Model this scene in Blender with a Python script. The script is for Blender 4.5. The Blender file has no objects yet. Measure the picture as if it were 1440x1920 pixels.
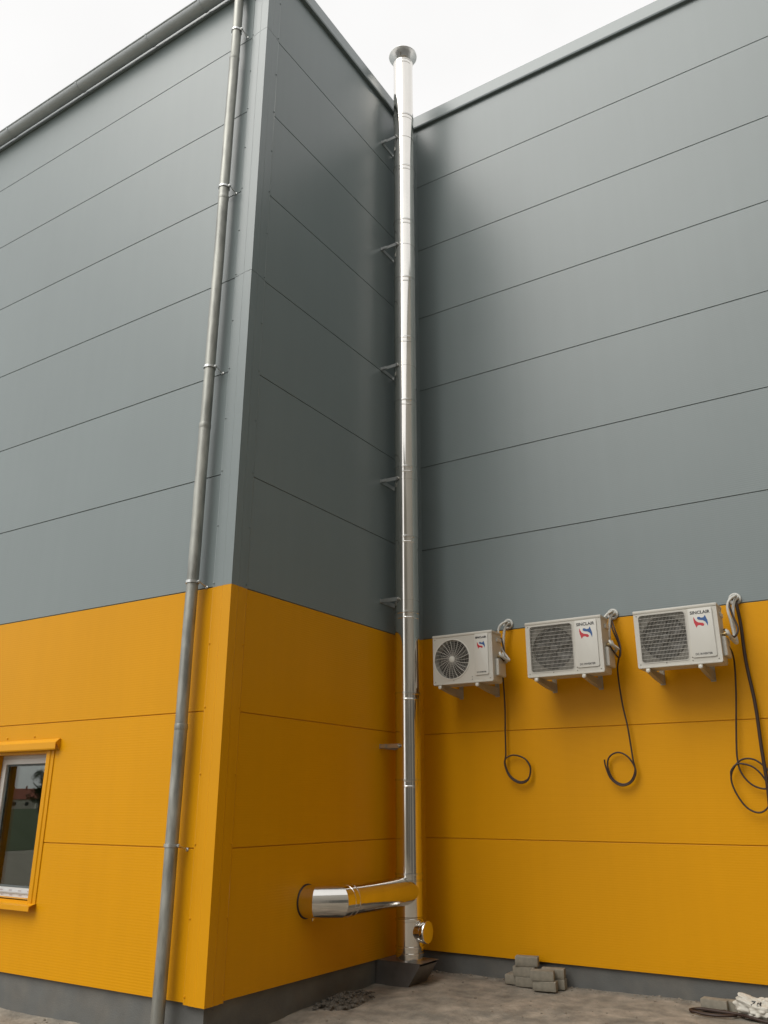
import bpy, bmesh, math, random
import numpy as np
from mathutils import Vector, Matrix, noise
from mathutils.bvhtree import BVHTree
R = math.radians
random.seed(7)
C = bpy.context.scene.collection
SC = bpy.context.scene

# ------------------------------------------------------------------ camera
Z0 = 3.2                     # height of the yellow / grey colour line above the yard
L = 2.909                    # depth of the recess (wall beside flue)
cam_d = bpy.data.cameras.new('camera'); cam = bpy.data.objects.new('camera', cam_d); C.objects.link(cam)
yaw, pitch, roll = -0.567525, 0.338167, 0.001829
f = Vector((math.sin(yaw)*math.cos(pitch), math.cos(yaw)*math.cos(pitch), math.sin(pitch)))
rt = Vector((math.cos(yaw), -math.sin(yaw), 0)); up = rt.cross(f)
r2 = rt*math.cos(roll) + up*math.sin(roll); u2 = -rt*math.sin(roll) + up*math.cos(roll)
m = Matrix((r2, u2, -f)).transposed().to_4x4(); m.translation = Vector((4.57969, -4.87909, -1.691 + Z0))
cam.matrix_world = m
cam_d.sensor_width = 36; cam_d.lens = 1561.65/1920*36; cam_d.clip_start = 0.05; cam_d.clip_end = 2000
SC.camera = cam
SC.render.resolution_x, SC.render.resolution_y = 768, 1024

# ------------------------------------------------------------------ light
SUN_EL, SUN_AZ = 49, 201      # azimuth clockwise from +y: behind and to the left of the camera
w = bpy.data.worlds.new('World'); SC.world = w; w.use_nodes = True
nt = w.node_tree; nt.nodes.clear()
out = nt.nodes.new('ShaderNodeOutputWorld')
sky = nt.nodes.new('ShaderNodeTexSky'); sky.sky_type = 'NISHITA'; sky.sun_disc = False
sky.sun_elevation = R(SUN_EL); sky.sun_rotation = R(SUN_AZ); sky.dust_density = 4; sky.air_density = 1
hs = nt.nodes.new('ShaderNodeHueSaturation'); hs.inputs['Saturation'].default_value = 0.12
nt.links.new(sky.outputs[0], hs.inputs['Color'])
bg1 = nt.nodes.new('ShaderNodeBackground'); bg1.inputs[1].default_value = 0.05
nt.links.new(hs.outputs[0], bg1.inputs[0])
# the closed cloud deck of an overcast day
tc = nt.nodes.new('ShaderNodeTexCoord')
nz = nt.nodes.new('ShaderNodeTexNoise'); nz.inputs['Scale'].default_value = 1.6; nz.inputs['Detail'].default_value = 5
nt.links.new(tc.outputs['Generated'], nz.inputs['Vector'])
cr = nt.nodes.new('ShaderNodeMapRange'); cr.inputs[1].default_value = 0.3; cr.inputs[2].default_value = 0.7
cr.inputs[3].default_value = 0.90; cr.inputs[4].default_value = 1.07
nt.links.new(nz.outputs[0], cr.inputs[0])
bg2 = nt.nodes.new('ShaderNodeBackground'); bg2.inputs[0].default_value = (1.0, 0.99, 0.975, 1)
ml = nt.nodes.new('ShaderNodeMath'); ml.operation = 'MULTIPLY'; ml.inputs[1].default_value = 0.75
nt.links.new(cr.outputs[0], ml.inputs[0]); nt.links.new(ml.outputs[0], bg2.inputs[1])
ad = nt.nodes.new('ShaderNodeAddShader')
nt.links.new(bg1.outputs[0], ad.inputs[0]); nt.links.new(bg2.outputs[0], ad.inputs[1]); nt.links.new(ad.outputs[0], out.inputs[0])
sl = bpy.data.lights.new('sun', 'SUN'); sl.energy = 1.35; sl.angle = R(48); sl.color = (1, 0.96, 0.9)
so = bpy.data.objects.new('sun', sl); C.objects.link(so)
el, az = R(SUN_EL), R(SUN_AZ)
sd = Vector((math.sin(az)*math.cos(el), math.cos(az)*math.cos(el), math.sin(el)))
so.rotation_euler = sd.to_track_quat('Z', 'Y').to_euler(); so.location = (0, 0, 30)
vs = SC.view_settings; vs.view_transform = 'Standard'; vs.look = 'None'; vs.exposure = 0.22; vs.gamma = 1
SC.render.engine = 'CYCLES'

# ------------------------------------------------------------------ materials
def mat(name, col, rough=0.5, metal=0.0, spec=0.5, var=0.06, vscale=3.0, vstretch=(1,1,1), bump=0.0, bscale=60.0,
        rib=0.0, ribp=0.02, col2=None, fac2=(0.45, 0.65), coat=0.0, rvar=0.0):
    mt = bpy.data.materials.new(name); mt.use_nodes = True
    n, l = mt.node_tree.nodes, mt.node_tree.links
    b = n['Principled BSDF']
    b.inputs['Roughness'].default_value = rough; b.inputs['Metallic'].default_value = metal
    b.inputs['Specular IOR Level'].default_value = spec
    b.inputs['Coat Weight'].default_value = coat
    t = n.new('ShaderNodeTexCoord'); mp = n.new('ShaderNodeMapping'); mp.inputs['Scale'].default_value = vstretch
    l.new(t.outputs['Object'], mp.inputs['Vector'])
    a = n.new('ShaderNodeTexNoise'); a.inputs['Scale'].default_value = vscale; a.inputs['Detail'].default_value = 6
    l.new(mp.outputs[0], a.inputs['Vector'])
    r = n.new('ShaderNodeMapRange'); r.inputs[1].default_value = 0.3; r.inputs[2].default_value = 0.7
    r.inputs[3].default_value = 1 - var; r.inputs[4].default_value = 1 + var
    l.new(a.outputs[0], r.inputs[0])
    base = n.new('ShaderNodeRGB'); base.outputs[0].default_value = (*col, 1)
    src = base.outputs[0]
    if col2:
        a2 = n.new('ShaderNodeTexNoise'); a2.inputs['Scale'].default_value = vscale*0.45; a2.inputs['Detail'].default_value = 8; a2.inputs['Roughness'].default_value = 0.65
        l.new(mp.outputs[0], a2.inputs['Vector'])
        r3 = n.new('ShaderNodeMapRange'); r3.inputs[1].default_value, r3.inputs[2].default_value = fac2
        l.new(a2.outputs[0], r3.inputs[0])
        mx = n.new('ShaderNodeMix'); mx.data_type = 'RGBA'; l.new(r3.outputs[0], mx.inputs[0])
        l.new(src, mx.inputs[6]); mx.inputs[7].default_value = (*col2, 1); src = mx.outputs[2]
    mu = n.new('ShaderNodeVectorMath'); mu.operation = 'SCALE'
    l.new(src, mu.inputs[0]); l.new(r.outputs[0], mu.inputs['Scale']); l.new(mu.outputs[0], b.inputs['Base Color'])
    if rib:
        oi = n.new('ShaderNodeObjectInfo'); pr = n.new('ShaderNodeMapRange'); pr.inputs[3].default_value = 0.98; pr.inputs[4].default_value = 1.02
        l.new(oi.outputs['Random'], pr.inputs[0])
        m2 = n.new('ShaderNodeMapping'); m2.inputs['Scale'].default_value = (9, 9, 0.22); l.new(t.outputs['Object'], m2.inputs['Vector'])
        sn = n.new('ShaderNodeTexNoise'); sn.inputs['Scale'].default_value = 1; sn.inputs['Detail'].default_value = 4; l.new(m2.outputs[0], sn.inputs['Vector'])
        sr = n.new('ShaderNodeMapRange'); sr.inputs[1].default_value = 0.35; sr.inputs[2].default_value = 0.7; sr.inputs[3].default_value = 0.988; sr.inputs[4].default_value = 1.012
        l.new(sn.outputs[0], sr.inputs[0])
        q1 = n.new('ShaderNodeMath'); q1.operation = 'MULTIPLY'; l.new(pr.outputs[0], q1.inputs[0]); l.new(sr.outputs[0], q1.inputs[1])
        q2 = n.new('ShaderNodeVectorMath'); q2.operation = 'SCALE'; l.new(mu.outputs[0], q2.inputs[0]); l.new(q1.outputs[0], q2.inputs['Scale'])
        l.new(q2.outputs[0], b.inputs['Base Color'])
    if rvar:
        rr = n.new('ShaderNodeMapRange'); rr.inputs[1].default_value = 0.3; rr.inputs[2].default_value = 0.7
        rr.inputs[3].default_value = max(0, rough - rvar); rr.inputs[4].default_value = rough + rvar
        l.new(a.outputs[0], rr.inputs[0]); l.new(rr.outputs[0], b.inputs['Roughness'])
    nrm = None
    if bump:
        bn = n.new('ShaderNodeTexNoise'); bn.inputs['Scale'].default_value = bscale; bn.inputs['Detail'].default_value = 5
        l.new(mp.outputs[0], bn.inputs['Vector'])
        bp = n.new('ShaderNodeBump'); bp.inputs['Strength'].default_value = 1; bp.inputs['Distance'].default_value = bump
        l.new(bn.outputs[0], bp.inputs['Height']); nrm = bp.outputs[0]
    if rib:
        wv = n.new('ShaderNodeTexWave'); wv.wave_type = 'BANDS'; wv.bands_direction = 'Z'; wv.wave_profile = 'SIN'
        wv.inputs['Scale'].default_value = 2*math.pi/20/ribp; wv.inputs['Distortion'].default_value = 0
        l.new(t.outputs['Object'], wv.inputs['Vector'])
        bp = n.new('ShaderNodeBump'); bp.inputs['Strength'].default_value = 1; bp.inputs['Distance'].default_value = rib
        l.new(wv.outputs[1], bp.inputs['Height'])
        if nrm: l.new(nrm, bp.inputs['Normal'])
        nrm = bp.outputs[0]
    if nrm: l.new(nrm, b.inputs['Normal'])
    return mt

GREY = (0.172, 0.208, 0.210); YEL = (0.64, 0.290, 0.003)
M = {}
M['grey'] = mat('grey_panel_paint', GREY, 0.35, spec=0.58, var=0.03, vscale=0.8, bump=0.0009, bscale=1.1, rib=0.00025)
M['yellow'] = mat('yellow_panel_paint', YEL, 0.38, spec=0.13, var=0.03, vscale=0.8, bump=0.0009, bscale=1.1, rib=0.0004)
M['grey_trim'] = mat('grey_trim_paint', GREY, 0.3, spec=0.6, var=0.03, vscale=1.5, bump=0.0008, bscale=3)
M['yellow_trim'] = mat('yellow_trim_paint', YEL, 0.36, spec=0.18, var=0.03, vscale=1.5, bump=0.0008, bscale=3)
M['gasket'] = mat('joint_gasket', (0.10, 0.115, 0.113), 0.8)
M['gasket_y'] = mat('joint_gasket_yellow', (0.56, 0.25, 0.003), 0.8)
M['plinth'] = mat('plinth_render', (0.115, 0.118, 0.112), 0.85, var=0.12, vscale=5, bump=0.002, bscale=90, col2=(0.14, 0.135, 0.12))
M['galv'] = mat('galvanised_steel', (0.34, 0.345, 0.315), 0.5, metal=0.7, var=0.28, vscale=16, vstretch=(1, 1, 0.25), col2=(0.24, 0.245, 0.225), rvar=0.12, bump=0.0006, bscale=9)
M['gutter'] = mat('gutter_steel', (0.42, 0.46, 0.475), 0.5, metal=0.0, var=0.08, vscale=4)
M['inox'] = mat('polished_stainless', (0.76, 0.735, 0.69), 0.10, metal=1.0, var=0.05, vscale=7, vstretch=(1, 1, 0.3), bump=0.0004, bscale=5, rvar=0.05)
M['inox_dull'] = mat('dull_stainless', (0.62, 0.61, 0.58), 0.22, metal=1.0, var=0.06, vscale=8, bump=0.0006, bscale=12)
M['cap'] = mat('matt_cap_steel', (0.88, 0.88, 0.87), 0.32, metal=0.8, var=0.05, vscale=8)
M['bracket'] = mat('zinc_bracket', (0.55, 0.56, 0.55), 0.32, metal=0.9, var=0.08, vscale=12)
M['console'] = mat('dark_steel_console', (0.22, 0.21, 0.20), 0.38, metal=0.7, var=0.12, vscale=9)
M['ac'] = mat('ac_enamel', (0.50, 0.485, 0.43), 0.4, var=0.03, vscale=4, bump=0.0003, bscale=40)
M['ac_plate'] = mat('ac_front_plate', (0.55, 0.54, 0.49), 0.35, var=0.02)
M['ac_dark'] = mat('ac_shroud_dark', (0.03, 0.028, 0.024), 0.6)
M['ac_mid'] = mat('ac_shroud_grey', (0.15, 0.142, 0.118), 0.6)
M['fan'] = mat('fan_plastic', (0.06, 0.056, 0.048), 0.5)
M['wire'] = mat('grille_wire', (0.44, 0.425, 0.38), 0.45)
M['red'] = mat('print_red', (0.45, 0.02, 0.03), 0.4, var=0.01)
M['blue'] = mat('print_blue', (0.02, 0.08, 0.24), 0.4, var=0.01)
M['ink'] = mat('print_black', (0.02, 0.02, 0.02), 0.5, var=0.01)
M['arm'] = mat('beige_bracket', (0.36, 0.33, 0.26), 0.5, var=0.08, vscale=12)
M['insul'] = mat('white_insulation', (0.55, 0.55, 0.51), 0.6, var=0.08, vscale=30, bump=0.001, bscale=60)
M['cable'] = mat('black_cable', (0.035, 0.018, 0.012), 0.55, var=0.1, vscale=20)
M['brass'] = mat('brass_valve', (0.55, 0.42, 0.22), 0.35, metal=0.9)
M['pvc'] = mat('white_window_pvc', (0.60, 0.60, 0.58), 0.35, var=0.03)
M['film'] = mat('protective_film', (0.62, 0.64, 0.65), 0.3, var=0.05, vscale=20)
M['filmink'] = mat('film_ink', (0.42, 0.36, 0.36), 0.5)
M['sand'] = mat('sandy_yard', (0.30, 0.265, 0.215), 0.95, spec=0.2, var=0.26, vscale=7, bump=0.010, bscale=34, col2=(0.20, 0.185, 0.155), fac2=(0.38, 0.62))
M['soil'] = mat('dark_soil', (0.12, 0.108, 0.09), 0.95, spec=0.2, var=0.3, vscale=25, bump=0.006, bscale=60)
M['stone'] = mat('small_stone', (0.22, 0.19, 0.15), 0.9, spec=0.2, var=0.25, vscale=9)
M['block'] = mat('concrete_block', (0.26, 0.238, 0.19), 0.92, spec=0.2, var=0.15, vscale=18, bump=0.002, bscale=120)
M['bag'] = mat('white_sack', (0.52, 0.50, 0.44), 0.55, var=0.06, vscale=14, bump=0.002, bscale=14)
M['lawn'] = mat('lawn_grass', (0.045, 0.062, 0.022), 0.9, spec=0.2, var=0.3, vscale=3, bump=0.02, bscale=20)
M['plaster'] = mat('house_plaster', (0.55, 0.50, 0.42), 0.9, var=0.05)
M['tile'] = mat('red_roof_tile', (0.28, 0.085, 0.05), 0.8, var=0.15, vscale=6)
M['bark'] = mat('tree_bark', (0.09, 0.07, 0.05), 0.9, var=0.2, vscale=8)
M['leaf'] = mat('tree_leaf', (0.06, 0.09, 0.03), 0.7, var=0.3, vscale=2)
M['hall'] = mat('far_hall_panel', (0.30, 0.285, 0.25), 0.5, var=0.05, vscale=0.6)
M['roof'] = mat('roof_membrane', (0.66, 0.66, 0.65), 0.8)
M['room'] = mat('room_plaster', (0.30, 0.28, 0.25), 0.9)
g = bpy.data.materials.new('window_glass'); g.use_nodes = True; M['glass'] = g
gb = g.node_tree.nodes['Principled BSDF']; gb.inputs['Base Color'].default_value = (0.78, 0.84, 0.80, 1)
gb.inputs['Roughness'].default_value = 0.0; gb.inputs['Transmission Weight'].default_value = 1; gb.inputs['IOR'].default_value = 1.55

# ------------------------------------------------------------------ mesh helpers
class MB:
    def __init__(s): s.bm = bmesh.new()
    def box(s, x0, x1, y0, y1, z0, z1, bev=0, seg=1, mtx=None):
        g = bmesh.ops.create_cube(s.bm, size=1)['verts']
        for v in g:
            v.co = Vector(((x0+x1)/2 + v.co.x*(x1-x0), (y0+y1)/2 + v.co.y*(y1-y0), (z0+z1)/2 + v.co.z*(z1-z0)))
        vs = g
        if bev:
            es = list({e for v in g for e in v.link_edges})
            r = bmesh.ops.bevel(s.bm, geom=es, offset=bev, segments=seg, affect='EDGES', profile=0.5)
            vs = list({v for fc in r['faces'] for v in fc.verts})
        if mtx: bmesh.ops.transform(s.bm, matrix=mtx, verts=vs)
        return s
    def tube(s, pts, r, seg=12, closed=False):
        pts = [Vector(p) for p in pts]; n = len(pts); rings = []
        tp = None; nv = None
        for i, p in enumerate(pts):
            a = pts[i-1] if (i > 0 or closed) else p; b = pts[(i+1) % n] if (i < n-1 or closed) else p
            t = (b-a).normalized()
            if nv is None:
                h = Vector((0,0,1)) if abs(t.z) < 0.9 else Vector((1,0,0)); nv = t.cross(h).normalized()
            else:
                nv = (nv - t*nv.dot(t)).normalized()
            bv = t.cross(nv); rr = r[i] if isinstance(r, (list, tuple)) else r
            rings.append([s.bm.verts.new(p + (nv*math.cos(q) + bv*math.sin(q))*rr) for q in [2*math.pi*k/seg for k in range(seg)]])
        for i in range(n if closed else n-1):
            A, B = rings[i], rings[(i+1) % n]
            for k in range(seg): s.bm.faces.new((A[k], A[(k+1) % seg], B[(k+1) % seg], B[k]))
        if not closed:
            s.bm.faces.new(rings[0][::-1]); s.bm.faces.new(rings[-1])
        return s
    def lathe(s, prof, seg=32, mtx=Matrix(), cap=True):
        rings = [[s.bm.verts.new(mtx @ Vector((r*math.cos(2*math.pi*k/seg), r*math.sin(2*math.pi*k/seg), z))) for k in range(seg)] for r, z in prof]
        for A, B in zip(rings, rings[1:]):
            for k in range(seg): s.bm.faces.new((A[k], A[(k+1) % seg], B[(k+1) % seg], B[k]))
        if cap: s.bm.faces.new(rings[0][::-1]); s.bm.faces.new(rings[-1])
        return s
    def prism(s, poly, fn, d0, d1, bev=0):
        """poly in 2D, fn(u, v, d) -> point; extruded from depth d0 (front) to d1"""
        A = [s.bm.verts.new(fn(u, v, d0)) for u, v in poly]; B = [s.bm.verts.new(fn(u, v, d1)) for u, v in poly]
        n = len(poly); fs = [s.bm.faces.new(A), s.bm.faces.new(B[::-1])]
        for k in range(n): fs.append(s.bm.faces.new((A[k], B[k], B[(k+1) % n], A[(k+1) % n])))
        if bev:
            bmesh.ops.bevel(s.bm, geom=list(fs[0].edges), offset=bev, segments=2, affect='EDGES', profile=0.5)
        return s
    def ring(s, outer, inner, fn, d0, d1):
        n = len(outer)
        V = [[s.bm.verts.new(fn(u, v, d)) for u, v in pl] for pl, d in ((outer, d0), (inner, d0), (inner, d1), (outer, d1))]
        for a in range(4):
            A, B = V[a], V[(a+1) % 4]
            for k in range(n): s.bm.faces.new((A[k], A[(k+1) % n], B[(k+1) % n], B[k]))
        return s
    def quad(s, *p): s.bm.faces.new([s.bm.verts.new(Vector(q)) for q in p]); return s
    def build(s, name, m, parent=None, smooth=True, ang=35):
        bmesh.ops.recalc_face_normals(s.bm, faces=s.bm.faces)
        me = bpy.data.meshes.new(name); s.bm.to_mesh(me); s.bm.free()
        me.materials.append(M[m] if isinstance(m, str) else m)
        if smooth:
            for p in me.polygons: p.use_smooth = True
            me.set_sharp_from_angle(angle=R(ang))
        o = bpy.data.objects.new(name, me); C.objects.link(o); o.parent = parent
        return o
def tag(o, label=None, cat=None, group=None, kind=None):
    for k, v in (('label', label), ('category', cat), ('group', group), ('kind', kind)):
        if v: o[k] = v
    return o
def thing(name, loc, label, cat, group=None):
    o = bpy.data.objects.new(name, None); C.objects.link(o); o.location = loc; o.empty_display_size = 0.1
    return tag(o, label, cat, group)
def inst(src, loc, rot=(0,0,0), parent=None, scale=(1,1,1)):
    o = src.copy(); C.objects.link(o); o.parent = parent; o.location = loc; o.rotation_euler = rot; o.scale = scale
    return o
def smoothpath(pts, n=8, closed=False):
    P = [Vector(p) for p in pts]; o = []; N = len(P)
    for i in range(N if closed else N-1):
        g = (lambda k: P[k % N]) if closed else (lambda k: P[min(max(k, 0), N-1)])
        a, b, c, d = g(i-1), g(i), g(i+1), g(i+2)
        for k in range(n):
            t = k/n
            o.append(0.5*((2*b) + (c-a)*t + (2*a-5*b+4*c-d)*t*t + (3*b-a-3*c+d)*t**3))
    if not closed: o.append(P[-1])
    return o
fA = lambda u, v, d: Vector((u, d, v))            # wall on the drainpipe side, d = depth into the wall
fB = lambda u, v, d: Vector((-d, u, v))           # return wall carrying the flue
fD = lambda u, v, d: Vector((u, L + d, v))        # wall carrying the air conditioners

# ------------------------------------------------------------------ ground
def gz(x, y):
    t = min(max(y/2.9, 0), 1)
    h = -0.075 + 0.09*t
    near = max(0, 1 - max(abs(x-1)/9, abs(y)/9))
    if near > 0:
        h += near*(0.022*noise.noise(Vector((x*1.3, y*1.3, 0))) + 0.012*noise.noise(Vector((x*4, y*4, 3))) + 0.006*noise.noise(Vector((x*11, y*11, 5))))
    return h
def axis(lo, hi, a, b, step):
    v = list(np.arange(a, b + 1e-6, step)); s = step
    while v[0] > lo: s *= 1.5; v.insert(0, max(lo, v[0]-s))
    s = step
    while v[-1] < hi: s *= 1.5; v.append(min(hi, v[-1]+s))
    return v
xs = axis(-400, 400, -2.5, 4.2, 0.045); ys = axis(-400, 400, -1.5, 3.0, 0.045)
verts = [(x, y, gz(x, y)) for y in ys for x in xs]; nx = len(xs)
faces = [(j*nx+i, j*nx+i+1, (j+1)*nx+i+1, (j+1)*nx+i) for j in range(len(ys)-1) for i in range(nx-1)]
me = bpy.data.meshes.new('ground'); me.from_pydata(verts, [], faces); me.materials.append(M['sand'])
for p in me.polygons: p.use_smooth = True
ground = bpy.data.objects.new('ground', me); C.objects.link(ground); ground['kind'] = 'structure'

b = MB(); b.quad((-360, -360, -0.069), (-24, -360, -0.069), (-24, -12, -0.069), (-360, -12, -0.069)); lawn = b.build('lawn', 'lawn')
lawn['kind'] = 'structure'

# ------------------------------------------------------------------ the hall
hall = thing('industrial_hall', (0, 0, 0), 'tall hall clad in grey panels above a yellow base with a recessed corner', 'building')
G = 0.0035
def panel(fn, poly, m): return MB().prism(poly, fn, 0, 0.08, bev=0.003).build('cladding_panel', m, hall, smooth=False)
rows = [-3.013, -2, -1, 0, 1, 2, 3, 4, 5, 6, 7.1]
XA, XD = -11, 9.5
WX0, WX1, WZ0, WZ1 = -2.88, -2.06, Z0-2.46, Z0-1.26
for i in range(10):
    z0, z1 = Z0+rows[i]+G, Z0+rows[i+1]-G; m = 'yellow' if i < 3 else 'grey'
    if i == 0: pa = [(XA, z0), (0, z0), (0, z1), (WX1, z1), (WX1, WZ0), (WX0, WZ0), (WX0, z1), (XA, z1)]
    elif i == 1: pa = [(XA, z0), (WX0, z0), (WX0, WZ1), (WX1, WZ1), (WX1, z0), (0, z0), (0, z1), (XA, z1)]
    else: pa = [(XA, z0), (0, z0), (0, z1), (XA, z1)]
    panel(fA, pa, m)
    panel(fB, [(0.0805, z0), (L-0.001, z0), (L-0.001, z1), (0.0805, z1)], m)
    panel(fD, [(0.0, z0), (XD, z0), (XD, z1), (0.0, z1)], m)
# sealing core behind the joints
for m, za, zb in (('gasket_y', Z0-3.0, Z0-0.02), ('gasket', Z0-0.02, Z0+7.09)):
    b = MB()
    if m == 'gasket_y':
        b.prism([(XA, za), (-0.02, za), (-0.02, zb), (WX1+.001, zb), (WX1+.001, WZ0-.001), (WX0-.001, WZ0-.001), (WX0-.001, zb), (XA, zb)], fA, 0.009, 0.075) if False else None
        for u0, u1, q0, q1 in ((XA, WX0, za, zb), (WX1, -0.02, za, zb), (WX0, WX1, za, WZ0), (WX0, WX1, WZ1, zb)):
            b.prism([(u0, q0), (u1, q0), (u1, q1), (u0, q1)], fA, 0.009, 0.075)
    else: b.prism([(XA, za), (-0.02, za), (-0.02, zb), (XA, zb)], fA, 0.009, 0.075)
    b.prism([(0.09, za), (L, za), (L, zb), (0.09, zb)], fB, 0.009, 0.075)
    b.prism([(0.0, za), (XD, za), (XD, zb), (0.0, zb)], fD, 0.009, 0.075)
    b.build('joint_seal', m, hall, smooth=False)
# plinth: three lengths
PT = Z0-2.99
b = MB(); b.prism([(XA, -0.6), (-0.03, -0.6), (-0.03, PT), (XA, PT)], fA, 0.032, 0.2); b.build('plinth', 'plinth', hall, smooth=False)
b = MB(); b.prism([(0.2005, -0.6), (L+0.0315, -0.6), (L+0.0315, PT), (0.2005, PT)], fB, 0.03, 0.2); b.build('plinth', 'plinth', hall, smooth=False)
b = MB(); b.prism([(-0.03, -0.6), (XD, -0.6), (XD, PT), (-0.03, PT)], fD, 0.032, 0.2); b.build('plinth', 'plinth', hall, smooth=False)
# drip profiles under the lowest panels
for fn, u0, u1 in ((fA, XA, -0.05), (fB, 0.05, L-0.002), (fD, 0.002, XD)):
    b = MB(); b.prism([(u0, PT-0.012), (u1, PT-0.012), (u1, PT-0.002), (u0, PT-0.002)], fn, 0.006, 0.06); b.build('drip_profile', 'yellow_trim', hall, smooth=False)
# other walls and roof (out of the picture, they keep the hall closed)
b = MB()
b.box(XA, XD, 20.0, 20.1, 0, Z0+7.1); b.box(XA, XA+0.1, 0.09, 19.99, 0, Z0+7.08); b.box(XD-0.1, XD, L+0.09, 19.99, 0, Z0+7.08)
b.build('rear_wall', 'grey_trim', hall, smooth=False)
b = MB(); b.prism([(XA+0.1, 0.09), (-0.09, 0.09), (-0.09, L+0.09), (XD-0.1, L+0.09), (XD-0.1, 19.98), (XA+0.1, 19.98)], lambda u, v, d: Vector((u, v, d)), Z0+6.7, Z0+6.8)
b.build('roof', 'roof', hall, smooth=False)

# screws shared mesh (head on a washer, axis +z)
b = MB(); b.lathe([(0.010, 0), (0.010, 0.002), (0.0065, 0.003), (0.0065, 0.007), (0.004, 0.008)], 8)
screw0 = b.build('screw', 'grey_trim'); screw_y = None
b = MB(); b.lathe([(0.010, 0), (0.010, 0.002), (0.0065, 0.003), (0.0065, 0.007), (0.004, 0.008)], 8)
screw1 = b.build('screw', 'yellow_trim')
scr_used = [False, False]
ROT = {'A': (R(90), 0, 0), 'B': (0, R(90), 0)}
def screw(kind, loc, rot, parent):
    s = (screw0, screw1)[kind]
    if not scr_used[kind]:
        scr_used[kind] = True; s.location = loc; s.rotation_euler = rot; s.parent = parent; return s
    return inst(s, loc, rot, parent)
# outer corner flashing: lengths stepping up the edge
def corner_prof(wa, wb):
    # plan outline: edge lips, two shallow ribs on each leg
    t = 0.004
    pa = [(-wa, -t), (-wa+0.012, -t-0.004), (-wa+0.055, -t-0.004), (-wa+0.062, -t-0.011), (-wa+0.118, -t-0.011), (-wa+0.126, -t-0.016), (0.016, -0.020)]
    pb = [(0.020, -0.0199), (0.0199, wb-0.126), (t+0.011, wb-0.118), (t+0.011, wb-0.062), (t+0.004, wb-0.055), (t+0.004, wb-0.012), (t, wb)]
    return pa[:-1] + [(0.020, -0.020)] + pb[1:]
def flashing(z0, z1, m, kind):
    pr = corner_prof(0.20, 0.19); b = MB()
    inner = [(-0.20, -0.001), (0.001, -0.001), (0.001, 0.19)]
    b.prism([p for p in pr] + inner[::-1], lambda u, v, d: Vector((u, v, d)), z0, z1)
    o = b.build('corner_flashing', m, hall, ang=12)
    return o
for z0, z1, m, k in ((Z0-3.02, Z0-0.004, 'yellow_trim', 1), (Z0-0.003, Z0+2.998, 'grey_trim', 0), (Z0+3.002, Z0+5.998, 'grey_trim', 0), (Z0+6.002, Z0+6.96, 'grey_trim', 0)):
    fl = flashing(z0, z1, m, k)
    q = math.ceil((z0-Z0)*2-0.2)/2
    while q < z1-Z0-0.02:
        zz = Z0+q+0.03
        screw(k, (-0.186, -0.0075, zz), ROT['A'], fl); screw(k, (0.0075, 0.174, zz), ROT['B'], fl); q += 0.5
# inner corner flashing behind the flue
for z0, z1, m, k in ((Z0-3.0, Z0-0.004, 'yellow_trim', 1), (Z0-0.003, Z0+6.95, 'grey_trim', 0)):
    b = MB(); b.prism([(0.001, L-0.14), (0.005, L-0.14), (0.012, L-0.012), (0.12, L-0.005), (0.12, L-0.001), (0.001, L-0.001)], lambda u, v, d: Vector((u, v, d)), z0, z1)
    fl = b.build('inner_corner_flashing', m, hall, ang=12)
    q = math.ceil((z0-Z0)*2)/2 + 0.25
    while q < z1-Z0:
        screw(k, (0.107, L-0.0055, Z0+q), ROT['A'], fl); q += 0.5
# parapet caps
b = MB(); pc = [(0.040, 6.955), (0.046, 6.975), (0.026, 7.168), (0.012, 7.185), (-0.22, 7.15), (-0.22, 6.99), (0.0, 6.99), (0.001, 6.955)]
bb = MB(); bb.prism(pc, lambda u, v, d: Vector((u, d, Z0+v)), -0.02, L-0.042); bb.build('parapet_cap', 'grey_trim', hall, ang=20); b.bm.free()
bb = MB(); bb.prism(pc, lambda u, v, d: Vector((d, L-u, Z0+v)), 0.0, XD+0.03); bb.build('parapet_cap', 'grey_trim', hall, ang=20)
# eaves trim above wall A
bb = MB(); bb.prism([(-0.002, 6.74), (-0.022, 6.735), (-0.026, 6.75), (-0.006, 6.765), (-0.006, 7.10), (0.3, 7.14), (0.3, 7.12), (-0.001, 7.085)], lambda u, v, d: Vector((d, u, Z0+v)), XA, -0.205)
bb.build('eaves_trim', 'grey_trim', hall, ang=20)

# ------------------------------------------------------------------ window
wy = 0.12                                    # depth of the frame plane
win = MB()
ow = [(WX0, WZ0), (WX1, WZ0), (WX1, WZ1), (WX0, WZ1)]
fw = 0.035
ins = lambda q: [(WX0+q, WZ0+q), (WX1-q, WZ0+q), (WX1-q, WZ1-q), (WX0+q, WZ1-q)]
win.ring(ins(0.0), ins(fw), fA, wy, wy+0.07)
window = win.build('window', 'pvc', hall, smooth=False)
tag(window, 'white framed window with yellow metal surround in the yellow base')
MB().ring(ins(fw+0.001), ins(fw+0.045), fA, wy-0.012, wy+0.055).build('sash', 'pvc', window, smooth=False)
MB().ring(ins(fw+0.046), ins(fw+0.062), fA, wy+0.006, wy+0.03).build('glazing_seal', 'gasket', window, smooth=False)
q = ins(fw+0.055); MB().prism(q, fA, wy+0.012, wy+0.016).build('pane', 'glass', window, smooth=False); MB().prism(q, fA, wy+0.030, wy+0.034).build('pane', 'glass', window, smooth=False)
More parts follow.
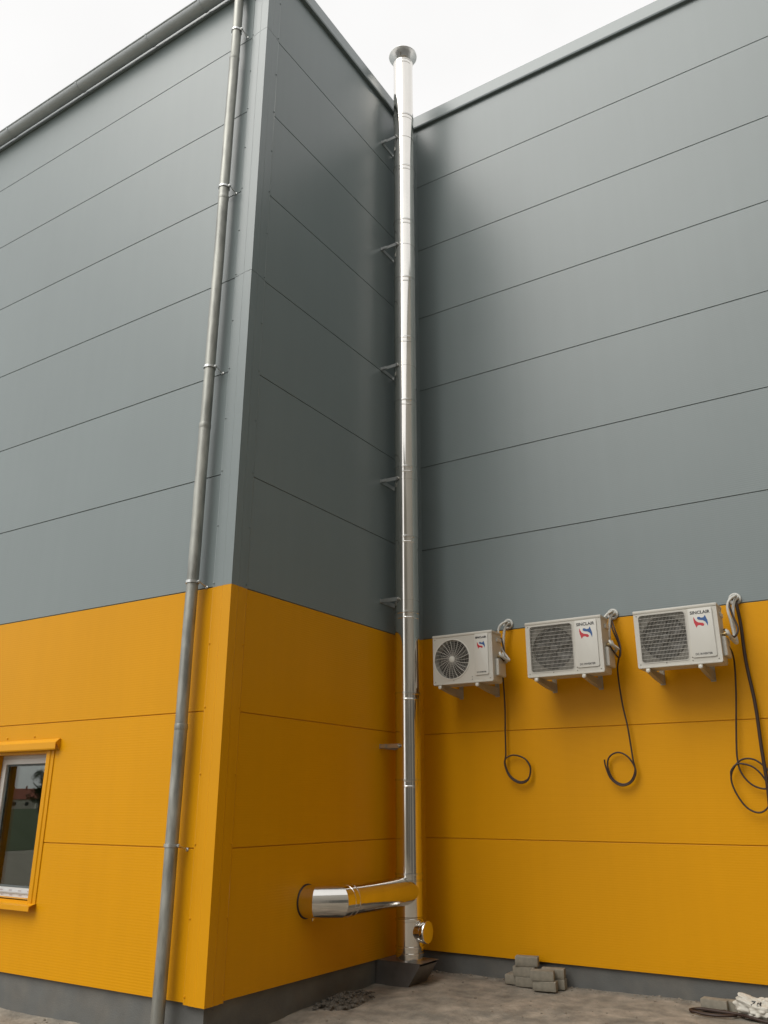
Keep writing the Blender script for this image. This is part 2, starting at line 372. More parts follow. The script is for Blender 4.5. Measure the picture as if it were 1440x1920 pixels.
# protective film with small printed marks on the lower frame members
for zc, dy in ((WZ0+0.019, wy-0.0025), (WZ0+fw+0.023, wy-0.0145)):
    fm = MB().prism([(WX0+0.06, zc-0.014), (WX1-0.06, zc-0.014), (WX1-0.06, zc+0.014), (WX0+0.06, zc+0.014)], fA, dy, dy+0.0018).build('protective_film', 'film', window, smooth=False)
    b = MB(); u = WX0+0.12
    while u < WX1-0.12:
        for k in range(4): b.prism([(u+k*0.011, zc-0.004), (u+k*0.011+0.007, zc-0.004), (u+k*0.011+0.008, zc+0.005), (u+k*0.011+0.001, zc+0.005)], fA, dy-0.0012, dy-0.0004)
        u += 0.13
    b.build('film_print', 'filmink', window, smooth=False)['kind'] = 'stuff'
# yellow casing, lintel drip and sill
cw = 0.095
for u0, u1, q0, q1, nm in ((WX1+0.0, WX1+cw, WZ0-0.02, WZ1+0.02, 'casing'), (WX0-cw, WX0, WZ0-0.02, WZ1+0.02, 'casing')):
    s = 1 if u0 > WX0+0.1 else -1
    ua, ub = (u0, u1) if s > 0 else (u1, u0)
    b = MB(); prof = [(ua-s*0.001, wy-0.002), (ua-s*0.001, -0.014), (ua+s*0.046, -0.014), (ua+s*0.052, -0.006), (ua+s*0.078, -0.005), (ua+s*0.083, -0.010), (ub, -0.008), (ub, -0.001), (ua+s*0.002, -0.001), (ua+s*0.002, wy-0.002)]
    b.prism(prof, lambda u, v, d: Vector((u, v, d)), q0, q1); b.build('casing', 'yellow_trim', window, ang=15)
b = MB(); b.prism([(-0.001, WZ1+0.115), (-0.012, WZ1+0.118), (-0.052, WZ1+0.085), (-0.055, WZ1+0.032), (-0.050, WZ1+0.021), (-0.046, WZ1+0.021), (-0.046, WZ1+0.078), (-0.001, WZ1+0.02)], lambda u, v, d: Vector((d, u, v)), WX0-0.16, WX1+0.155)
b.build('lintel_flashing', 'yellow_trim', window, ang=15)
MB().box(WX0+.001, WX1-.001, -0.001, wy-0.001, WZ1-0.004, WZ1-0.001).build('lintel_reveal', 'yellow_trim', window, smooth=False)
b = MB(); b.prism([(wy-0.001, WZ0+0.004), (-0.072, WZ0-0.028), (-0.074, WZ0-0.066), (-0.068, WZ0-0.066), (-0.066, WZ0-0.036), (-0.001, WZ0-0.012), (wy-0.001, WZ0-0.002)], lambda u, v, d: Vector((d, u, v)), WX0-0.10, WX1+0.105)
b.build('window_sill', 'yellow_trim', window, ang=15)
for x in (WX0+0.2, WX0+0.6): screw(1, (x, -0.001, WZ1+0.145), ROT['A'], window)
# dim room behind the glass
b = MB(); rx0, rx1, ry0, ry1, rz0, rz1 = -5.5, -0.4, 0.17, 4.5, 0.0, 2.9
b.quad((rx0, ry1, rz0), (rx1, ry1, rz0), (rx1, ry1, rz1), (rx0, ry1, rz1)); b.quad((rx0, ry0, rz0), (rx0, ry1, rz0), (rx0, ry1, rz1), (rx0, ry0, rz1))
b.quad((rx1, ry0, rz0), (rx1, ry1, rz0), (rx1, ry1, rz1), (rx1, ry0, rz1)); b.quad((rx0, ry0, rz0), (rx1, ry0, rz0), (rx1, ry1, rz0), (rx0, ry1, rz0)); b.quad((rx0, ry0, rz1), (rx1, ry0, rz1), (rx1, ry1, rz1), (rx0, ry1, rz1))
b.build('room_lining', 'room', hall, smooth=False)

# ------------------------------------------------------------------ rain gutter and drainpipe on wall A
gut = thing('rain_gutter', (-5, -0.1, Z0+6.75), 'grey half-round gutter along the roof edge beside the drainpipe', 'gutter')
def gp(a): return (-0.10 - 0.078*math.cos(a), Z0+6.83 - 0.078*math.sin(a))
pr = [gp(math.pi*k/16) for k in range(17)]; pin = [(-0.10 - 0.074*math.cos(math.pi*k/16), Z0+6.83 - 0.074*math.sin(math.pi*k/16)) for k in range(17)]
b = MB(); b.prism(pr + pin[::-1], lambda u, v, d: Vector((d+5, u+0.1, v-Z0-6.75)), XA, 0.05)
b.tube([(XA+5, -0.08, 0.083), (5.05, -0.08, 0.083)], 0.010, 10); trough = b.build('trough', 'gutter', gut, ang=30)
b = MB(); b.prism(pin, lambda u, v, d: Vector((d+5, u+0.1, v-Z0-6.75)), 0.046, 0.052); b.build('end_cap', 'gutter', gut)
for x in (-9.9, -8.6, -7.3, -6.0, -4.4, -3.0, -1.75, -0.9):
    b = MB(); pts = [(x+5, -0.082*math.cos(math.pi*k/12), 0.08 - 0.082*math.sin(math.pi*k/12)) for k in range(13)]
    for p, q2 in zip(pts, pts[1:]): b.prism([(p[1], p[2]), (q2[1], q2[2]), (q2[1]*1.015, 0.08+(q2[2]-0.08)*1.015), (p[1]*1.015, 0.08+(p[2]-0.08)*1.015)], lambda u, v, d: Vector((d, u, v)), x+5-0.012, x+5+0.012)
    b.box(x+5-0.012, x+5+0.012, -0.088, -0.07, 0.083, 0.095)
    b.build('gutter_hook', 'gutter', gut, ang=30)

PX, PY, PR = -0.338, -0.10, 0.05
dp = thing('drainpipe', (PX, PY, 0), 'dull galvanised round drainpipe running down beside the outer corner', 'drainpipe')
zl = [Z0+6.76, Z0+5.72, Z0+3.93, Z0+1.475, Z0-1.1, -0.2]
for i in range(5):
    za, zb = zl[i+1], zl[i]; top = PR + 0.0; bot = PR-0.0022
    jx = [0, -0.002, 0.0015, -0.001, 0.002, 0.004][i]
    b = MB(); n = 14
    pts = [(jx + 0.001*math.sin(k*0.6+i), 0.001*math.cos(k*0.9+i*2), za-0.05*(i < 4) + (zb-za+0.05*(i < 4))*k/n) for k in range(n+1)]
    b.tube(pts, [bot + (top-bot)*k/n + random.uniform(-0.0003, 0.0003) for k in range(n+1)], 28)
    sec = b.build('pipe_section', 'galv', dp)
    if i: MB().lathe([(PR+0.0005, -0.045), (PR+0.0022, -0.04), (PR+0.0025, -0.004), (PR+0.001, 0.002)], 28, Matrix.Translation((jx, 0, zb)), cap=False).build('socket_joint', 'galv', sec)
for zc in (6.076, 4.033, 2.034, 0.038, -1.978):
    z = Z0+zc; b = MB()
    b.lathe([(PR+0.001, -0.011), (PR+0.0065, -0.011), (PR+0.0065, 0.011), (PR+0.001, 0.011)], 28, Matrix.Translation((0, 0, z)), cap=False)
    b.box(PR+0.003, PR+0.03, -0.004, 0.012, z-0.011, z+0.011, 0.002); b.box(-PR-0.02, -PR-0.003, -0.004, 0.012, z-0.011, z+0.011, 0.002)
    cl = b.build('pipe_clamp', 'bracket', dp)
    b = MB(); b.tube([(PR+0.018, 0.004, z), (PR+0.018, 0.098, z-0.03)], 0.005, 8); b.lathe([(0.014, 0), (0.014, 0.006), (0.006, 0.01)], 10, Matrix.Translation((PR+0.018, 0.1, z-0.03)) @ Matrix.Rotation(R(90), 4, 'X')); b.build('wall_pin', 'bracket', cl)
    b = MB(); b.tube([(PR+0.021, -0.012, z), (PR+0.021, 0.02, z)], 0.0055, 6); b.build('clamp_bolt', 'bracket', cl)

# ------------------------------------------------------------------ stainless flue in the inner corner
FX, FY, FR = 0.237, 2.38, 0.125
fl = thing('flue', (FX, FY, 0.2), 'mirror-bright stainless steel flue rising in the inner corner past the roof', 'chimney flue')
oz = -0.2
def seam_profile(z0, z1):
    return [(FR, z0), (FR, z1-0.075), (FR+0.0025, z1-0.07), (FR+0.0025, z1-0.063), (FR, z1-0.058), (FR, z1-0.022), (FR+0.004, z1-0.018), (FR+0.004, z1-0.006), (FR-0.003, z1-0.003)]
sz = [-2.289, -1.459, -0.640, 0.176, 0.982, 1.777, 2.582, 3.380, 4.195, 5.018, 5.831, 6.644, 7.57]
for i in range(12):
    z0, z1 = Z0+sz[i]+oz, Z0+sz[i+1]+oz
    b = MB(); b.lathe(seam_profile(z0, z1), 64, Matrix.Translation((random.uniform(-.001, .001), random.uniform(-.001, .001), 0))); b.build('flue_section', 'inox', fl, ang=12)
    if i not in (3, 7): pass
    # locking band over the joint, a little clamp screw on it
    b = MB(); b.lathe([(FR+0.001, -0.014), (FR+0.0045, -0.014), (FR+0.0055, -0.004), (FR+0.0045, 0.004), (FR+0.001, 0.004)], 64, Matrix.Translation((0, 0, z0)), cap=False); b.build('locking_band', 'inox_dull', fl)
# tee and inspection piece
zt = Z0-2.44+oz
b = MB(); b.lathe([(FR, Z0-2.654+oz), (FR, Z0-2.295+oz)], 64)
tee = b.build('tee_piece', 'inox', fl)
b = MB(); b.lathe([(FR+0.003, Z0-2.36+oz), (FR+0.003, Z0-2.34+oz)], 64, cap=False); b.lathe([(FR+0.003, Z0-2.3+oz), (FR+0.003, Z0-2.285+oz)], 64, cap=False); b.build('locking_band', 'inox_dull', fl)
b = MB(); b.lathe([(FR-0.001, Z0-3.012+oz), (FR-0.001, Z0-2.66+oz)], 64); ins_p = b.build('inspection_piece', 'inox', fl)
rotX = Matrix.Rotation(R(90), 4, 'Y')
b = MB(); b.lathe([(0.088, 0.08), (0.088, 0.165)], 48, Matrix.Translation((0, 0, Z0-2.775+oz)) @ rotX); b.build('inspection_neck', 'inox', ins_p)
b = MB(); b.lathe([(0.092, 0.150), (0.096, 0.156), (0.096, 0.190), (0.092, 0.196), (0.06, 0.198), (0.002, 0.199)], 48, Matrix.Translation((0, 0, Z0-2.775+oz)) @ rotX); b.build('inspection_cover', 'inox', ins_p)
for zc in (-2.68, -2.905, -2.96):
    b = MB(); b.lathe([(FR, -0.012), (FR+0.0055, -0.009), (FR+0.0055, 0.009), (FR, 0.012)], 64, Matrix.Translation((0, 0, Z0+zc+oz)), cap=False); b.build('locking_band', 'inox', fl)
# horizontal arm from the wall: painted shadow ring, mitred bend, straight length into the tee
AX, AY = -FX, 1.13-FY          # wall outlet in flue coordinates
def mitred(name, p0, p1, n0, n1, r, parent=fl, m='inox', seg=64):
    """cylinder between p0 and p1 whose ends lie in planes with normals n0 and n1"""
    p0, p1 = Vector(p0), Vector(p1); t = (p1-p0).normalized(); zx = Vector((0,0,1)); s = t.cross(zx).normalized(); b = MB()
    ra, rb = [], []
    for k in range(seg):
        o = (s*math.cos(2*math.pi*k/seg) + zx*math.sin(2*math.pi*k/seg))*r
        for P, N, lst in ((p0, Vector(n0), ra), (p1, Vector(n1), rb)):
            lst.append(b.bm.verts.new(P + o + t*(-(o.dot(N))/t.dot(N))))
    for k in range(seg): b.bm.faces.new((ra[k], ra[(k+1) % seg], rb[(k+1) % seg], rb[k]))
    return b.build(name, m, parent)
q0, q1, q2, q3 = (AX+0.001, AY, zt), (AX+0.10, AY, zt), (0, AY+(FX-0.10), zt), (0, -0.02, zt)
qm = (0, AY+0.55, zt)
h45 = math.sqrt(0.5); m1 = (math.cos(R(22.5)), math.sin(R(22.5)), 0); m2 = (math.cos(R(67.5)), math.sin(R(67.5)), 0)
mitred('elbow_segment', q0, q1, (1, 0, 0), m1, FR)
mitred('elbow_segment', q1, q2, m1, m2, FR)
qb = (0, q2[1]+0.13, zt)
mitred('elbow_segment', q2, qb, m2, (0, 1, 0), FR)
mitred('connecting_pipe', (0, qb[1]-0.01, zt), q3, (0, 1, 0), (0, 1, 0), FR-0.002)
ry = Matrix.Rotation(R(-90), 4, 'X')
for yy, w_ in ((qb[1], 0.010), (qb[1]-0.07, 0.004)):
    b = MB(); b.lathe([(FR, -w_), (FR+0.0018, -w_*0.7), (FR+0.0018, w_*0.7), (FR, w_)], 64, Matrix.Translation((0, yy, zt)) @ ry, cap=False); b.build('locking_band', 'inox', fl)
b = MB(); b.tube([(AX+0.004, AY+(FR+0.003)*math.cos(2*math.pi*k/64), zt+(FR+0.003)*math.sin(2*math.pi*k/64)) for k in range(64)], 0.0055, 8, closed=True); b.build('wall_shadow_ring', 'cable', fl)  # dark ring standing in for the shadow line where the arm meets the wall
b = MB(); b.box(AX+0.06, AX+0.075, AY-0.012, AY+0.012, zt-FR-0.018, zt-FR+0.002, 0.002); b.build('band_screw', 'inox_dull', fl)
# cowl
zc = Z0+7.57+oz
b = MB(); b.lathe([(FR, zc-0.003), (FR-0.004, zc+0.02), (FR-0.035, zc+0.045), (FR-0.035, zc+0.075), (FR-0.040, zc+0.075), (FR-0.042, zc+0.04)], 64, cap=False); b.build('reducing_collar', 'inox', fl)
b = MB(); b.lathe([(0.001, zc+0.19), (0.185, zc+0.135), (0.187, zc+0.128), (0.182, zc+0.124), (0.001, zc+0.150)], 64); b.build('rain_cap', 'cap', fl)
for k in range(3):
    a = R(40+120*k); b = MB(); x, y = 0.088*math.cos(a), 0.088*math.sin(a)
    b.box(-0.011, 0.011, -0.0015, 0.0015, zc+0.03, zc+0.142, mtx=Matrix.Translation((x, y, 0)) @ Matrix.Rotation(a+R(90), 4, 'Z')); b.build('cap_strut', 'inox_dull', fl)
# wall brackets with clamp rings
for zb in (6.28, 4.66, 3.02, 1.638, 0.305, -1.15):
    z = Z0+zb+oz; b = MB()
    b.box(-FX+0.0015, -FX+0.006, -0.155, 0.155, z-0.022, z+0.022, 0.001)
    for s in (-1, 1):
        b.box(-FX+0.007, -0.02, s*0.135-0.003, s*0.135+0.003, z-0.02, z+0.02, 0.001)
        b.box(-FX+0.007, -FX+0.07, s*0.150-0.0025, s*0.150+0.0025, z-0.017, z+0.017, 0.001)
    br = b.build('wall_bracket', 'bracket', fl)
    b = MB(); b.lathe([(FR+0.001, -0.013), (FR+0.0035, -0.013), (FR+0.0035, 0.013), (FR+0.001, 0.013)], 64, Matrix.Translation((0, 0, z)), cap=False)
    b.build('clamp_ring', 'inox', br)
    b = MB()
    for s in (-1, 1):
        b.box(-0.034, -0.012, s*0.146-0.006, s*0.146+0.006, z-0.011, z+0.011, 0.002)
        b.tube([(-0.023, s*0.12, z), (-0.023, s*0.165, z)], 0.006, 6)
    b.build('bracket_bolt', 'bracket', br)
# support console on the plinth
b = MB(); zt2 = Z0-3.014+oz; zb2 = 0.0+oz
for s in (-1, 1):
    b.prism([(-FX-0.028, zt2), (0.195, zt2), (0.195, zt2-0.018), (0.075, zb2-0.005), (-FX-0.028, zb2-0.012)], lambda u, v, d: Vector((u, d, v)), s*0.158-0.003, s*0.158+0.003)
b.quad((0.1945, -0.154, zt2-0.018), (0.1945, 0.154, zt2-0.018), (0.0755, 0.154, zb2-0.005), (0.0755, -0.154, zb2-0.005))
b.box(-FX-0.028, -FX-0.024, -0.154, 0.154, zb2-0.012, zt2-0.004)
cs = b.build('support_console', 'console', fl, smooth=False)
b = MB(); b.box(-FX-0.026, 0.21, -0.165, 0.165, zt2+0.0005, zt2+0.004); b.build('console_plate', 'console', cs, smooth=False)

# ------------------------------------------------------------------ air conditioners
def rrect(u0, u1, v0, v1, r, n=12):
    o = []
    for cx, cy, a0 in ((u1-r, v1-r, 0), (u0+r, v1-r, 90), (u0+r, v0+r, 180), (u1-r, v0+r, 270)):
        o += [(cx + r*math.cos(R(a0+90*k/n)), cy + r*math.sin(R(a0+90*k/n))) for k in range(n+1)]
    return o
def match(outer_rect, inner):
    """points on a rectangle seen from its inside in the directions of the inner ring"""
    u0, u1, v0, v1 = outer_rect
    cx = sum(p[0] for p in inner)/len(inner); cy = sum(p[1] for p in inner)/len(inner); o = []
    for p in inner:
        dx, dy = p[0]-cx, p[1]-cy
        t = min(((u1-cx)/dx if dx > 0 else (u0-cx)/dx) if abs(dx) > 1e-9 else 1e9, ((v1-cy)/dy if dy > 0 else (v0-cy)/dy) if abs(dy) > 1e-9 else 1e9)
        o.append((cx+dx*t, cy+dy*t))
    for cu, cv in ((u0, v0), (u1, v0), (u1, v1), (u0, v1)):
        k = min(range(len(o)), key=lambda i: (o[i][0]-cu)**2 + (o[i][1]-cv)**2); o[k] = (cu, cv)
    return o
fF = lambda u, v, d: Vector((u, d, v))
def text(body, size, cx, cz, y, m, parent, name='lettering', bold=0.0, sx=1.0):
    cu = bpy.data.curves.new('t', 'FONT'); cu.body = body; cu.size = size; cu.align_x = 'CENTER'; cu.align_y = 'CENTER'; cu.extrude = 0.0004; cu.offset = bold; cu.resolution_u = 3
    t = bpy.data.objects.new('t', cu); C.objects.link(t)
    me = bpy.data.meshes.new_from_object(t.evaluated_get(bpy.context.evaluated_depsgraph_get()))
    bpy.data.objects.remove(t); bpy.data.curves.remove(cu)
    me.transform(Matrix.Translation((cx, y, cz)) @ Matrix.Rotation(R(90), 4, 'X') @ Matrix.Diagonal((sx, 1, 1, 1)))
    me.materials.clear(); me.materials.append(M[m]); o = bpy.data.objects.new(name, me); C.objects.link(o); o.parent = parent
    return o
def emblem(cx, cz, s, y, parent):
    # two hooked flames forming a letter S
    left = [(-0.60, 0.50), (-0.64, 0.20), (-0.60, -0.10), (-0.50, -0.38), (-0.44, -0.56), (-0.30, -0.36), (-0.08, -0.34), (0.08, -0.44), (0.24, -0.44), (0.30, -0.28), (0.18, -0.16), (0.0, -0.12), (-0.20, -0.08), (-0.40, 0.06), (-0.50, 0.24)]
    a = MB().prism([(cx+u*s, cz+v*s) for u, v in left], fF, y, y+0.0006).build('emblem_half', 'red', parent, smooth=False)
    b = MB().prism([(cx-u*s, cz-v*s) for u, v in left], fF, y, y+0.0006).build('emblem_half', 'blue', parent, smooth=False)
def ac_unit(x0, zb, W, H, style, label):
    D = 0.21; yf = L-0.45
    t = thing('air_conditioner', (x0, yf, zb), label, 'air conditioner', 'air conditioners in a row on the yellow wall')
    if style == 'round':
        fc, fr_ = (W*0.325, H*0.49), H*0.405
        hole = [(fc[0]+fr_*math.cos(2*math.pi*k/48), fc[1]+fr_*math.sin(2*math.pi*k/48)) for k in range(48)]
    else:
        fc, fr_ = (W*0.345, H*0.50), H*0.395
        hole = rrect(W*0.055, W*0.628, H*0.065, H*0.925, 0.03)
    b = MB(); b.ring(match((0, W, 0, H), hole), hole, fF, 0, 0.10)
    b.box(0.001, W-0.001, 0.0985, D, 0.001, H-0.001, 0.004)
    cas = b.build('casing', 'ac', t, ang=25)
    # lid with a small overhang, base pan
    MB().box(-0.004, W+0.004, -0.005, D+0.004, H-0.022, H+0.006, 0.006, 2).build('lid', 'ac', t)
    MB().box(0.004, W-0.004, -0.003, D-0.01, -0.012, 0.004, 0.003).build('base_pan', 'ac', t)
    # corner post lines and screws
    b = MB()
    for sx, sz_ in ((0.025, 0.022), (W*0.35, 0.022), (W*0.66, 0.022), (W-0.03, 0.022), (0.025, H-0.04), (W*0.66, H*0.10)):
        b.lathe([(0.005, 0), (0.004, 0.003)], 8, Matrix.Translation((sx, 0, sz_)) @ Matrix.Rotation(R(90), 4, 'X'))
    b.build('casing_screw', 'ac_mid', cas)
    if style != 'round':
        circ = [(fc[0]+fr_*math.cos(2*math.pi*(k+0.5)/len(hole)), fc[1]+fr_*math.sin(2*math.pi*(k+0.5)/len(hole))) for k in range(len(hole))]
        hole2 = match((W*0.055+.001, W*0.628-.001, H*0.065+.001, H*0.925-.001), circ)
        MB().ring(hole2, circ, fF, 0.028, 0.07).build('fan_shroud', 'ac_mid', t, ang=25)
    b = MB(); b.lathe([(fr_*1.02, 0.0), (fr_*1.02, 0.002)], 48, Matrix.Translation((fc[0], 0.097, fc[1])) @ Matrix.Rotation(R(90), 4, 'X')); b.build('coil_backing', 'ac_dark', t)
    # propeller fan
    b = MB(); b.lathe([(0.038, 0), (0.036, 0.03), (0.02, 0.036)], 20, Matrix.Translation((fc[0], 0.085, fc[1])) @ Matrix.Rotation(R(90), 4, 'X')); fan = b.build('fan_hub', 'fan', t)
    for k in range(5):
        b = MB(); a0 = R(72*k+20); rows_ = []
        for i in range(6):
            rr = 0.035 + (fr_*0.93-0.035)*i/5; wd = R(24+22*i/5); tw = 0.022
            rows_.append([b.bm.verts.new(Vector((fc[0]+rr*math.cos(a0+R(18)*i/5+wd*(j/4-.5)), 0.075+tw*(j/4-.5), fc[1]+rr*math.sin(a0+R(18)*i/5+wd*(j/4-.5))))) for j in range(5)])
        for A, B in zip(rows_, rows_[1:]):
            for j in range(4): b.bm.faces.new((A[j], A[j+1], B[j+1], B[j]))
        bl = b.build('fan_blade', 'fan', fan); sm = bl.modifiers.new('thickness', 'SOLIDIFY'); sm.thickness = 0.002
    # grille
    b = MB()
    if style == 'round':
        for k in range(9):
            rr = 0.036 + (fr_-0.036)*(k+1)/9
            b.tube([(fc[0]+rr*math.cos(2*math.pi*i/48), 0.004, fc[1]+rr*math.sin(2*math.pi*i/48)) for i in range(48)], 0.0011, 5, closed=True)
        for k in range(26):
            a = 2*math.pi*k/26; pts = []
            for i in range(5):
                rr = 0.024+(fr_-0.024)*i/4; aa = a + 0.22*(i/4)
                pts.append((fc[0]+rr*math.cos(aa), 0.001, fc[1]+rr*math.sin(aa)))
            b.tube(pts, 0.0022 if k % 2 else 0.0034, 5)
        gr = b.build('fan_grille', 'wire', t)
        b = MB(); b.lathe([(0.030, 0.0), (0.029, 0.005), (0.02, 0.008)], 24, Matrix.Translation((fc[0], 0.001, fc[1])) @ Matrix.Rotation(R(90), 4, 'X')); b.build('grille_hub', 'ac_plate', gr)
        b = MB(); b.lathe([(fr_-0.004, 0.0), (fr_-0.003, 0.007), (fr_+0.007, 0.007), (fr_+0.009, 0.0)], 48, Matrix.Translation((fc[0], 0.002, fc[1])) @ Matrix.Rotation(R(90), 4, 'X'), cap=False); b.build('grille_rim', 'ac_plate', gr)
    else:
        u0, u1, v0, v1 = W*0.055, W*0.628, H*0.065, H*0.925
        n = 34
        for k in range(1, n): x = u0+(u1-u0)*k/n; b.tube([(x, 0.0, v0+0.006), (x, 0.0, v1-0.006)], 0.0014, 4)
        for k in range(1, 13): z = v0+(v1-v0)*k/13; b.tube([(u0+0.004, -0.003, z), (u1-0.004, -0.003, z)], 0.0019, 5)
        gr = b.build('fan_grille', 'wire', t)
        o_, i_ = rrect(u0-0.004, u1+0.004, v0-0.004, v1+0.004, 0.034), rrect(u0+0.004, u1-0.004, v0+0.004, v1-0.004, 0.026)
        MB().ring(o_, i_, fF, -0.0035, 0.004).build('grille_rim', 'wire', gr, ang=25)
    # raised plate with the lettering
    p0, p1, p2, p3 = (W*0.715, W*0.935, H*0.12, H*0.955) if style == 'round' else (W*0.665, W*0.945, H*0.09, H*0.945)
    b = MB(); b.prism(rrect(p0, p1, p2, p3, 0.012, 5), fF, -0.009, 0.001, bev=0.003); pl = b.build('front_plate', 'ac_plate', t, ang=25)
    cx = (p0+p1)/2; pw = p1-p0; yp = -0.0097
    text('SINCLAIR', pw*0.185, cx, p2+(p3-p2)*0.905, yp, 'ink', pl, bold=0.0012, sx=1.05)
    emblem(cx, p2+(p3-p2)*0.72, pw*0.46, yp, pl)
    text('DC INVERTER', pw*0.12, cx-pw*0.02, p2+(p3-p2)*0.062, yp, 'ink', pl, bold=0.0005, sx=0.95)
    # side: handle, valve cover and service valves
    MB().box(W-0.002, W+0.010, 0.10, 0.20, H*0.80, H*0.88, 0.004).build('side_handle', 'ac_plate', t)
    MB().box(W-0.002, W+0.032, 0.06, 0.23, H*0.10, H*0.44, 0.006).build('valve_cover', 'ac', t)
    for yy in (0.12, 0.17):
        b = MB(); b.tube([(W-0.002, yy, H*0.50), (W+0.045, yy, H*0.50)], 0.011, 10); b.tube([(W+0.035, yy, H*0.50), (W+0.035, yy, H*0.50+0.03)], 0.009, 6); b.build('service_valve', 'brass', t)
    # brackets: curved cantilever arms
    for fx in (0.12, 0.74):
        x = W*fx; dw = 0.45
        low = [(dw*(k/10), -0.042 - 0.052*math.sin(k/10*1.45)) for k in range(11)]
        b = MB(); b.prism([(0.0-0.01, -0.014), (dw-0.004, -0.014)] + [(dw-0.004 if k == 10 else u, v) for k, (u, v) in reversed(list(enumerate(low)))] + [(-0.01, -0.045)], lambda u, v, d: Vector((d, u, v)), x-0.018, x+0.018)
        b.box(x-0.022, x+0.022, dw-0.008, dw-0.001, -0.105, 0.05)
        br = b.build('bracket_arm', 'arm', t, ang=25)
        b = MB(); b.lathe([(0.016, 0), (0.016, 0.022), (0.008, 0.026)], 12, Matrix.Translation((x, 0.008, -0.034)) @ Matrix.Rotation(R(90), 4, 'X')); b.build('rubber_foot', 'ac_plate', br)
    return t
ZU = Z0
ac1 = ac_unit(0.490, ZU-0.562, 0.655, 0.478, 'round', 'beige air conditioner with round radial fan grille next to the flue')
ac2 = ac_unit(1.497, ZU-0.562, 0.735, 0.502, 'square', 'beige air conditioner with square wire grille, hung between the two others')
ac3 = ac_unit(2.530, ZU-0.560, 0.705, 0.488, 'square', 'beige air conditioner with square wire grille next to the thick hanging cable')

def pipes(hx, hz, xr, zv, name, label, k=0):
    """white grommet and a pair of lagged pipes from the wall to the service valves"""
    t = thing('refrigerant_line', (hx, L, hz), label, 'pipe', 'lagged pipe pairs beside the air conditioners')
    b = MB(); b.tube([(0.042*math.cos(2*math.pi*i/24), -0.012, 0.042*math.sin(2*math.pi*i/24)) for i in range(24)], 0.013, 8, closed=True)
    b.build('wall_grommet', 'insul', t)
    b = MB(); b.lathe([(0.036, 0), (0.036, 0.004)], 20, Matrix.Translation((0, -0.002, 0)) @ Matrix.Rotation(R(90), 4, 'X')); b.build('wall_hole', 'ac_dark', t)
    for j, (dx, r_, top) in enumerate(((0.0, 0.0135, 0.02), (-0.055, 0.0115, 0.035))):
        xe, ze = xr-hx, zv-hz; yv = -0.45+(0.15 if j == 0 else 0.09)
        if j == 0: P = [(0.012, -0.002, -0.006), (0.028, -0.06, 0.0), (0.0, -0.095, -0.05), (-0.02, -0.1, -0.176), (-0.024, -0.1, -0.31), (-0.01, -0.15, -0.41), (xe+0.06, yv+0.05, ze-0.06), (xe+0.05, yv, ze-0.03), (xe+0.036, yv, ze+0.012)]
        else: P = [(-0.010, -0.002, 0.012), (0.02, -0.09, 0.01), (-0.02, -0.15, -0.03), (-0.046, -0.16, -0.10), (-0.03, -0.165, -0.25), (xe+0.07, -0.22, ze-0.05), (xe+0.055, yv, ze-0.03), (xe+0.036, yv, ze+0.01)]
        b = MB(); b.tube(smoothpath(P, 8), r_, 12); b.build('insulated_pipe', 'insul', t)
    return t
pipes(1.130, Z0+0.055, 1.145, Z0-0.30, 'a', 'white lagged pipes from the wall grommet beside the round-grilled air conditioner')
pipes(2.215, Z0+0.030, 2.232, Z0-0.29, 'b', 'white lagged pipes from the wall grommet beside the middle air conditioner')
pipes(3.320, Z0+0.040, 3.235, Z0-0.30, 'c', 'white lagged pipes beside the thick hanging cable')

def cable(pts, r, label, loc, group='loose cables hanging on the yellow wall'):
    o = MB().tube([Vector(p)-Vector(loc) for p in smoothpath(pts, 10)], r, 10).build('cable', 'cable')
    o.location = loc; return tag(o, label, 'cable', group)
yc = L-0.05
W_ = lambda l, y0=None: [(x, (yc if len(p) == 2 else p[2]), Z0+z) for p in l for x, z in [p[:2]]]
c1 = [(1.165, -0.31, L-.33), (1.185, -0.36, L-.28), (1.15, -0.28, L-.17), (1.09, -0.10, L-.12), (1.07, -0.2, L-.10), (1.07, -0.42, L-.07), (1.07, -0.75), (1.06, -1.05), (1.056, -1.22), (1.045, -1.31), (1.09, -1.42), (1.19, -1.48), (1.28, -1.45), (1.305, -1.35), (1.25, -1.27), (1.14, -1.235), (1.06, -1.265, yc-.012), (1.048, -1.33, yc-.014), (1.095, -1.435, yc-.014), (1.19, -1.492, yc-.014), (1.28, -1.465, yc-.014), (1.31, -1.36, yc-.014), (1.27, -1.28, yc-.014)]
cable(W_(c1), 0.0075, 'thin black cable hanging in one loop below the round-grilled air conditioner', (1.06, yc, Z0-1.48))
c2 = [(2.262, -0.33, L-.33), (2.30, -0.42, L-.22), (2.30, -0.30, L-.15), (2.25, -0.12, L-.12), (2.20, 0.02, L-.05), (2.225, -0.12, L-.10), (2.28, -0.32, L-.10), (2.235, -0.50, L-.08), (2.24, -0.80), (2.27, -1.02), (2.29, -1.29), (2.30, -1.40), (2.25, -1.49), (2.17, -1.512), (2.09, -1.46), (2.055, -1.35), (2.085, -1.27), (2.17, -1.24), (2.26, -1.29, yc-.014), (2.31, -1.40, yc-.014), (2.265, -1.495, yc-.014), (2.17, -1.525, yc-.014), (2.08, -1.465, yc-.014), (2.042, -1.36, yc-.014), (2.035, -1.30, yc-.014)]
cable(W_(c2), 0.0075, 'thin black cable ending in one loop below the middle air conditioner', (2.26, yc, Z0-1.5))
